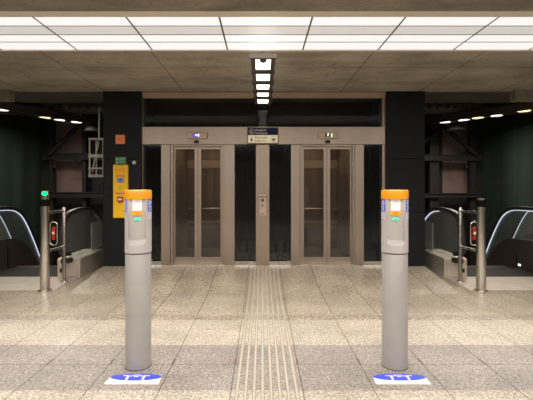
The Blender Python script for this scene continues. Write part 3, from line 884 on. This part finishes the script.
floor_sticker(103.5, 158.6, 109.5, 160.5, 'left')
floor_sticker(376, 431, 374, 427, 'right')

# ---------------------------------------------------------------- escalators and rails, both sides
def path3(px_pts, Xc, s):
    out = []
    for (p, q) in px_pts:
        d = Xc * F / (VX - p); out.append((d, Z(q, d)))
    return out

def balustrade(t, s, Xc, hand, top_skirt, dmin, led_from, glass_lo, w_rail=.045):
    """hand: smooth (y,z) path of the handrail; top_skirt: (y,z) outline of the skirting top"""
    hp = smooth_path(hand, 8)
    bm = bmesh.new(); sweep(bm, [(s * Xc, y, z) for y, z in hp], w_rail, .022); obj('handrail', bm, M['rubber'], t, True)
    tp = []
    for i, (y, z) in enumerate(hp):
        a = hp[max(i - 1, 0)]; b2 = hp[min(i + 1, len(hp) - 1)]
        ty, tz = b2[0] - a[0], b2[1] - a[1]; l = math.hypot(ty, tz) or 1
        tp.append((y + tz / l * .035, z - ty / l * .035))
    bm = bmesh.new(); sweep(bm, [(s * Xc, y, z) for y, z in tp], .028, .012, rnd=False); obj('rail_channel', bm, M['steel'], t)
    low = [p for p in top_skirt][::-1]
    bm = bmesh.new(); prism(bm, tp + low, 'x', s * (Xc - .006), s * (Xc + .006)); bmesh.ops.triangulate(bm, faces=bm.faces[:]); obj('balustrade_glass', bm, M['clear'], t)
    if led_from is not None:
        lp = []
        for i, (y, z) in enumerate(tp):
            if y < led_from: continue
            a = tp[max(i - 1, 0)]; b2 = tp[min(i + 1, len(tp) - 1)]
            ty, tz = b2[0] - a[0], b2[1] - a[1]; l = math.hypot(ty, tz) or 1
            lp.append((y + tz / l * .022, z - ty / l * .022))
        bm = bmesh.new(); sweep(bm, [(s * (Xc - .02), y, z) for y, z in lp], .005, .006, rnd=False); obj('led_strip', bm, M['led'], t)

def side_hall(s, side):
    t = thing('escalator', 'escalator beside the %s black pillar, steel newel housing in front' % side, 'escalator', (s * 4.1, 7.3, 0))
    # inner housing
    xi, xo = 3.12, 3.51
    fz = .335
    def wall(x0, x1, nm):
        bm = bmesh.new()
        pts = [(6.86, 0), (6.86, fz * .93), (6.90, fz), (7.9, fz), (8.4, .17), (12.0, -1.9), (12.0, -2.5), (7.9, -.15), (7.7, 0)]
        prism(bm, pts, 'x', s * x0, s * x1); obj(nm, bm, M['steel_sheet'], t)
    wall(xi, xo, 'newel_housing')
    # cover plate and key slot on the front of the housing
    obj('front_cover', B(s * 3.16, s * 3.34, 6.845, 6.86, .03, fz - .05, bev=.003), M['steel_sheet'], t)
    obj('comb_light', B(s * 3.40, s * 3.47, 6.852, 6.86, .09, .16), M['blackmatt'], t)
    bm = bmesh.new()
    box(bm, s * 3.24, s * 3.38, 6.70, 6.86, fz - .06, fz + .015, bev=.012)
    obj('handrail_inlet', bm, M['blackmatt'], t)
    hand = [(6.86, .40), (6.72, .42), (6.60, .50), (6.585, .68), (6.62, .86), (6.70, 1.0), (6.85, 1.11), (7.1, 1.155), (7.5, 1.160), (7.8, 1.11), (8.1, .96), (8.6, .66), (9.8, -.06), (11.8, -1.2)]
    skirt = [(6.86, fz), (7.9, fz), (8.4, .17), (11.8, -1.78)]
    balustrade(t, s, 3.31, hand, skirt, 6.6, 7.45 if s > 0 else None, fz)
    obj('end_glass', B(s * 3.30, s * 3.285, 7.72, 8.22, fz, .86), M['frosted'], t, label='frosted end pane')
    # glass edge trims: joint between panes
    for yy in (7.25, 7.62):
        bm = bmesh.new(); cyl(bm, (s * 3.31, yy, fz), (s * 3.31, yy, fz + .05), .012, seg=8)
        obj('glass_clamp', bm, M['steel'], t)
    # outer balustrade
    Xo = 5.0
    px = [(0, 207.6), (8, 207.4), (15, 208.8), (22, 214.5), (28, 225), (34, 239), (42, 260)]
    hand2 = [(6.95, .30), (6.72, .45), (6.62, .70), (6.70, .98), (6.95, 1.13), (7.3, 1.165)] + path3(px, Xo, s)
    hand2.append((hand2[-1][0] + .8, hand2[-1][1] - 1.3))
    sk = path3([(0, 240), (15, 238.5), (24, 243), (31, 252), (37, 265)], 4.9, s)
    sk = [(6.95, sk[0][1] - .12), (7.15, sk[0][1])] + sk + [(sk[-1][0] + .6, sk[-1][1] - 1.2)]
    skc = smooth_path(sk, 5)
    balustrade(t, s, Xo, hand2, skc, 6.6, 7.2, .4)
    bm = bmesh.new()
    outline = skc + [(skc[-1][0], -2.6), (7.7, -2.6), (7.7, .0), (6.95, .0)]
    prism(bm, outline, 'x', s * 4.88, s * 5.14); bmesh.ops.triangulate(bm, faces=bm.faces[:])
    obj('skirting', bm, M['darkmetal'], t)
    if s > 0:
        obj('step_light', B(s * 4.872, s * 4.88, 7.55, 7.62, .06, .10), M['displaywhite'], t)
    # landing plate, comb plate, steps
    bm = B(s * 3.135, s * 3.51, 6.02, 6.84, .0006, .006)
    box(bm, s * 3.51, s * 9.0, 6.02, ED - .005, .0006, .006)
    bmesh.ops.remove_doubles(bm, verts=bm.verts[:], dist=.0001)
    tag(obj('landing_plate', bm, M['steel_floor']), 'pale landing plate on the floor in front of the %s escalators' % side, 'floor plate')
    bm = bmesh.new(); box(bm, s * 3.52, s * 4.87, ED, 7.7, -.1, .003)
    for k in range(33):
        q = 3.54 + k * .04; box(bm, s * q, s * (q + .02), ED + .02, 7.69, .003, .008)
    obj('comb_plate', bm, M['frame_dark'], t)
    for k in range(9):
        ya = 7.71 + k * .33; za = -.02 - k * .2
        bm = B(s * 3.53, s * 4.86, ya, ya + .33, za - .24, za)
        obj('step', bm, M['darkmetal'], t)
    # far neighbour balustrade
    t2 = thing('escalator', 'neighbouring escalator with a lit handrail at the %s picture edge' % side, 'escalator', (s * 6.15, 8.6, 0))
    dy = .92
    h3 = [(y + dy, z) for y, z in hand2]
    sk3 = [(y + dy, z) for y, z in skc]
    balustrade(t2, s, 6.1, h3, sk3, 7, 8.1, .4)
    bm = bmesh.new(); prism(bm, [(y + dy, z) for y, z in outline], 'x', s * 5.98, s * 6.24); bmesh.ops.triangulate(bm, faces=bm.faces[:])
    obj('skirting', bm, M['darkmetal'], t2)
    bm = bmesh.new(); box(bm, s * 5.16, s * 5.97, ED, 7.7, -.1, .003)
    obj('comb_plate', bm, M['darkmetal'], t2)

    # guard rail with posts
    bxp = -3.26 if s < 0 else 3.283
    ztop = 1.50 if s < 0 else 1.385
    g = thing('guard_rail', 'steel guard rail on the %s with %s and a red and white marker' % (side, 'green-lit post' if s < 0 else 'black-capped post'), 'guard rail', (bxp, 6.0, 0))
    bm = bmesh.new()
    zb_ = 1.37 if s < 0 else 1.36
    lathe(bm, [(.098, .0065), (.098, .012), (.07, .014), (.068, .03), (.068, .5), (.060, .9), (.060, zb_ - .10)], bxp, 6.0, 40)
    obj('post', bm, M['steel'], g, True, label='thick main post')
    bm = bmesh.new(); lathe(bm, [(.062, zb_ - .10), (.062, zb_)], bxp, 6.0, 40); obj('black_band', bm, M['band'], g, True)
    bm = bmesh.new(); lathe(bm, [(.060, zb_), (.060, ztop - .01), (.052, ztop)], bxp, 6.0, 40); obj('post_cap', bm, M['steel'], g, True)
    if s < 0:
        bm = bmesh.new(); disc(bm, bxp + .028, 1.462, 5.925, 5.96, .036, 28, .030); obj('signal_light', bm, M['green_lamp'], g)
    x2 = -3.245 if s < 0 else 3.245
    bm = bmesh.new(); lathe(bm, [(.07, .0065), (.07, .016), (.034, .02), (.032, .03), (.032, 1.20), (.026, 1.225)], x2, 6.55, 28)
    obj('post', bm, M['steel'], g, True, label='thin rear post')
    for zz in (1.165, .585):
        bm = bmesh.new(); cyl(bm, (bxp, 6.04, zz), (x2, 6.55, zz), .021); obj('rail', bm, M['steel'], g, True)
    # marker: rounded steel loop with a red and white plate
    mx_ = bxp + (.045 if s < 0 else -.045) ; my = 6.22; mz = 1.557 - (233.5 - VY) / F * my
    mx_ = s * -1 * 0 + (X(53.6, my) if s < 0 else X(474.3, my))
    loop = []
    a_, b_ = .056, .18; rr = .05
    for (qx, qz, st) in ((1, 1, 0), (-1, 1, 90), (-1, -1, 180), (1, -1, 270)):
        for k in range(7):
            an = math.radians(st + k * 15); loop.append((mx_ + qx * (a_ - rr) + rr * math.cos(an), mz + qz * (b_ - rr) + rr * math.sin(an)))
    bm = bmesh.new()
    n = len(loop)
    for i in range(n):
        p, q = loop[i], loop[(i + 1) % n]
        if math.hypot(p[0] - q[0], p[1] - q[1]) > 1e-5: cyl(bm, (p[0], my, p[1]), (q[0], my, q[1]), .011, seg=10)
    mk = obj('marker_frame', bm, M['steel'], g, True)
    obj('marker_plate', B(mx_ - .025, mx_ + .025, my - .012, my + .012, mz - .10, mz + .10, bev=.005), M['redsign'], mk)
    obj('marker_bar', B(mx_ - .018, mx_ + .018, my - .015, my - .012, mz - .012, mz + .028), M['white'], mk)
    bm = bmesh.new(); cyl(bm, (mx_ + (-1 if s < 0 else 1) * .056, my, mz), (bxp, 6.03, mz), .012, seg=10); obj('marker_bracket', bm, M['steel'], mk)
    # ---- steel structure beyond
    dd = 12.8
    def sx(p): return X(p, dd) if s < 0 else -X(2 * VX - p, dd)
    if s < 0:
        verts = [(49, 53), (82.2, 85.8)]; bars = [(153.5, 160), (192, 197.5)]; dia = [((53, 155), (83, 126))]
        hooks = [56.5, 76]
    else:
        verts = [(430, 439), (470.5, 476)]; bars = [(155, 161), (193, 197.5)]; dia = [((440.5, 128), (472, 155)), ((439, 128), (412, 150))]
        hooks = [449, 465]
    u = thing('bracing_structure', 'dark steel framework with a diagonal brace in the %s side hall' % side, 'steel structure', (s * 5.4, dd, -4))
    for a, b2 in verts:
        obj('upright', B(X(a, dd), X(b2, dd), dd, dd + .2, -3.5, 4.19), M['frame_dark'], u)
    for a, b2 in bars:
        xa, xb = (-6.97, -2.9) if s < 0 else (2.95, 6.97)
        bm = B(xa, xb, dd - .12, dd - .01, Z(b2, dd), Z(a, dd))
        box(bm, xa, xb, dd - .17, dd - .12, Z(a, dd) - .03, Z(a, dd)); box(bm, xa, xb, dd - .17, dd - .12, Z(b2, dd), Z(b2, dd) + .03)
        obj('crossbeam', bm, M['frame_dark'], u)
    for (a, b2) in dia:
        bm = bmesh.new(); cyl(bm, (X(a[0], dd), dd - .25, Z(a[1], dd)), (X(b2[0], dd), dd - .25, Z(b2[1], dd)), .07, seg=14)
        obj('brace', bm, M['frame_dark'], u, True)
    for h in hooks:
        bm = bmesh.new(); cyl(bm, (X(h, dd), dd - .1, Z(160, dd)), (X(h, dd), dd - .1, Z(166, dd)), .025, seg=10)
        lathe(bm, [(.02, Z(168.5, dd)), (.06, Z(167.6, dd)), (.06, Z(166, dd)), (.02, Z(165.5, dd))], X(h, dd), dd - .1, 14)
        obj('hook', bm, M['frame_dark'], u)
    # slanted light beam with recessed spots
    pts = [(-5.66, 8.7), (-5.27, 9.7), (-5.10, 10.05), (-4.80, 10.35)] if s < 0 else [(5.78, 8.83), (5.54, 9.44), (5.24, 9.72), (5.07, 10.05), (4.73, 10.35)]
    zz = 3.25
    a, b2 = Vector((pts[0][0], pts[0][1], 0)), Vector((pts[-1][0], pts[-1][1], 0))
    dr = (b2 - a).normalized()
    p0 = a - dr * 1.6; p1 = b2 + dr * .5
    nn = Vector((-dr.y, dr.x, 0)) * .16
    bm = bmesh.new()
    q = [(p0 + nn), (p1 + nn), (p1 - nn), (p0 - nn)]
    prism(bm, [(v.x, v.y) for v in q], 'z', zz + .02, zz + .14)
    nn2 = nn * 1.15
    for sg in (1, -1):
        q = [p0 + nn2 * sg, p1 + nn2 * sg, p1 + nn * sg * .92, p0 + nn * sg * .92]
        prism(bm, [(v.x, v.y) for v in q], 'z', zz - .03, zz + .14)
    tag(obj('lighting_beam', bm, M['darkmetal']), 'dark slanted beam carrying recessed spotlights above the %s escalators' % side, 'lighting beam')
    wh = ['nearest to the camera', 'second from the camera', 'third from the camera', 'fourth from the camera', 'farthest from the camera']
    for k, (xx, yy) in enumerate(pts):
        warm = (k == 1) if s < 0 else (k in (0, 2))
        lt = thing('recessed_spotlight', 'small round %s spotlight in the beam over the %s escalators, %s' % ('warm' if warm else 'white', side, wh[k]), 'spotlight', (xx, yy, zz), 'spotlights in the slanted %s beam' % side)
        bm = bmesh.new(); lathe(bm, [(.15, zz - .012), (.155, zz + .018)], xx, yy, 24); obj('trim_ring', bm, M['darkmetal'], lt)
        area('spot_lamp', xx, yy, zz - .03, .2, .2, 24, (1, .8, .6) if warm else (1, .95, .88), 180)
        bm = bmesh.new(); lathe(bm, [(.125, zz - .02), (.13, zz - .012)], xx, yy, 24); obj('lamp_lens', bm, M['down_warm'] if warm else M['down_cool'], lt)
    # lamps on arms above the frame
    for k, (p, q2, d3) in enumerate(((83, 124, 11.6), (93, 128, 11.0)) if s < 0 else ((436, 124, 11.6), (456, 127, 11.0))):
        lm = thing('pendant_reflector', 'dark bell-shaped reflector near the ceiling in the %s hall, %s' % (side, 'left one' if k == 0 else 'right one'), 'reflector', (X(p, d3), d3, Z(q2, d3)))
        bm = bmesh.new(); zc = Z(q2, d3)
        lathe(bm, [(.24, zc - .1), (.23, zc - .09), (.12, zc + .15), (.05, zc + .25)], X(p, d3), d3, 24)
        obj('reflector_shade', bm, M['frame_dark'], lm, True)
        bm = bmesh.new(); cyl(bm, (X(p, d3), d3, zc + .25), (X(p, d3), d3, 4.19), .02, seg=10); obj('stem', bm, M['frame_dark'], lm)

side_hall(-1, 'left')
side_hall(1, 'right')

# bright steel rack beside the left pillar
rd = 9.2
t = thing('steel_rack', 'open pale steel bracket frame hanging left of the black pillar', 'bracket', (X(95, rd), rd, Z(177, rd)))
bm = bmesh.new()
x0, x1 = X(88.8, rd), X(103.5, rd)
for (a, b2) in ((88.8, 90), (95.5, 96.6), (102.4, 103.5)):
    box(bm, X(a, rd), X(b2, rd), rd, rd + .03, Z(176, rd), Z(139, rd))
obj('upright_bar', bm, M['palemetal'], t)
bm = bmesh.new()
for (a, b2) in ((138, 140), (154.5, 157.5), (167.5, 169), (174.5, 177.2)):
    box(bm, x0, x1, rd - .03, rd + .04, Z(b2, rd), Z(a, rd))
obj('cross_bar', bm, M['palemetal'], t)
bm = bmesh.new(); cyl(bm, (X(92, rd), rd, Z(172, rd)), (X(99, rd), rd, Z(141, rd)), .015, seg=10); cyl(bm, (X(99, rd), rd + .02, Z(139, rd)), (X(99, rd), rd + .02, 4.19), .02, seg=10)
obj('strut', bm, M['palemetal'], t)
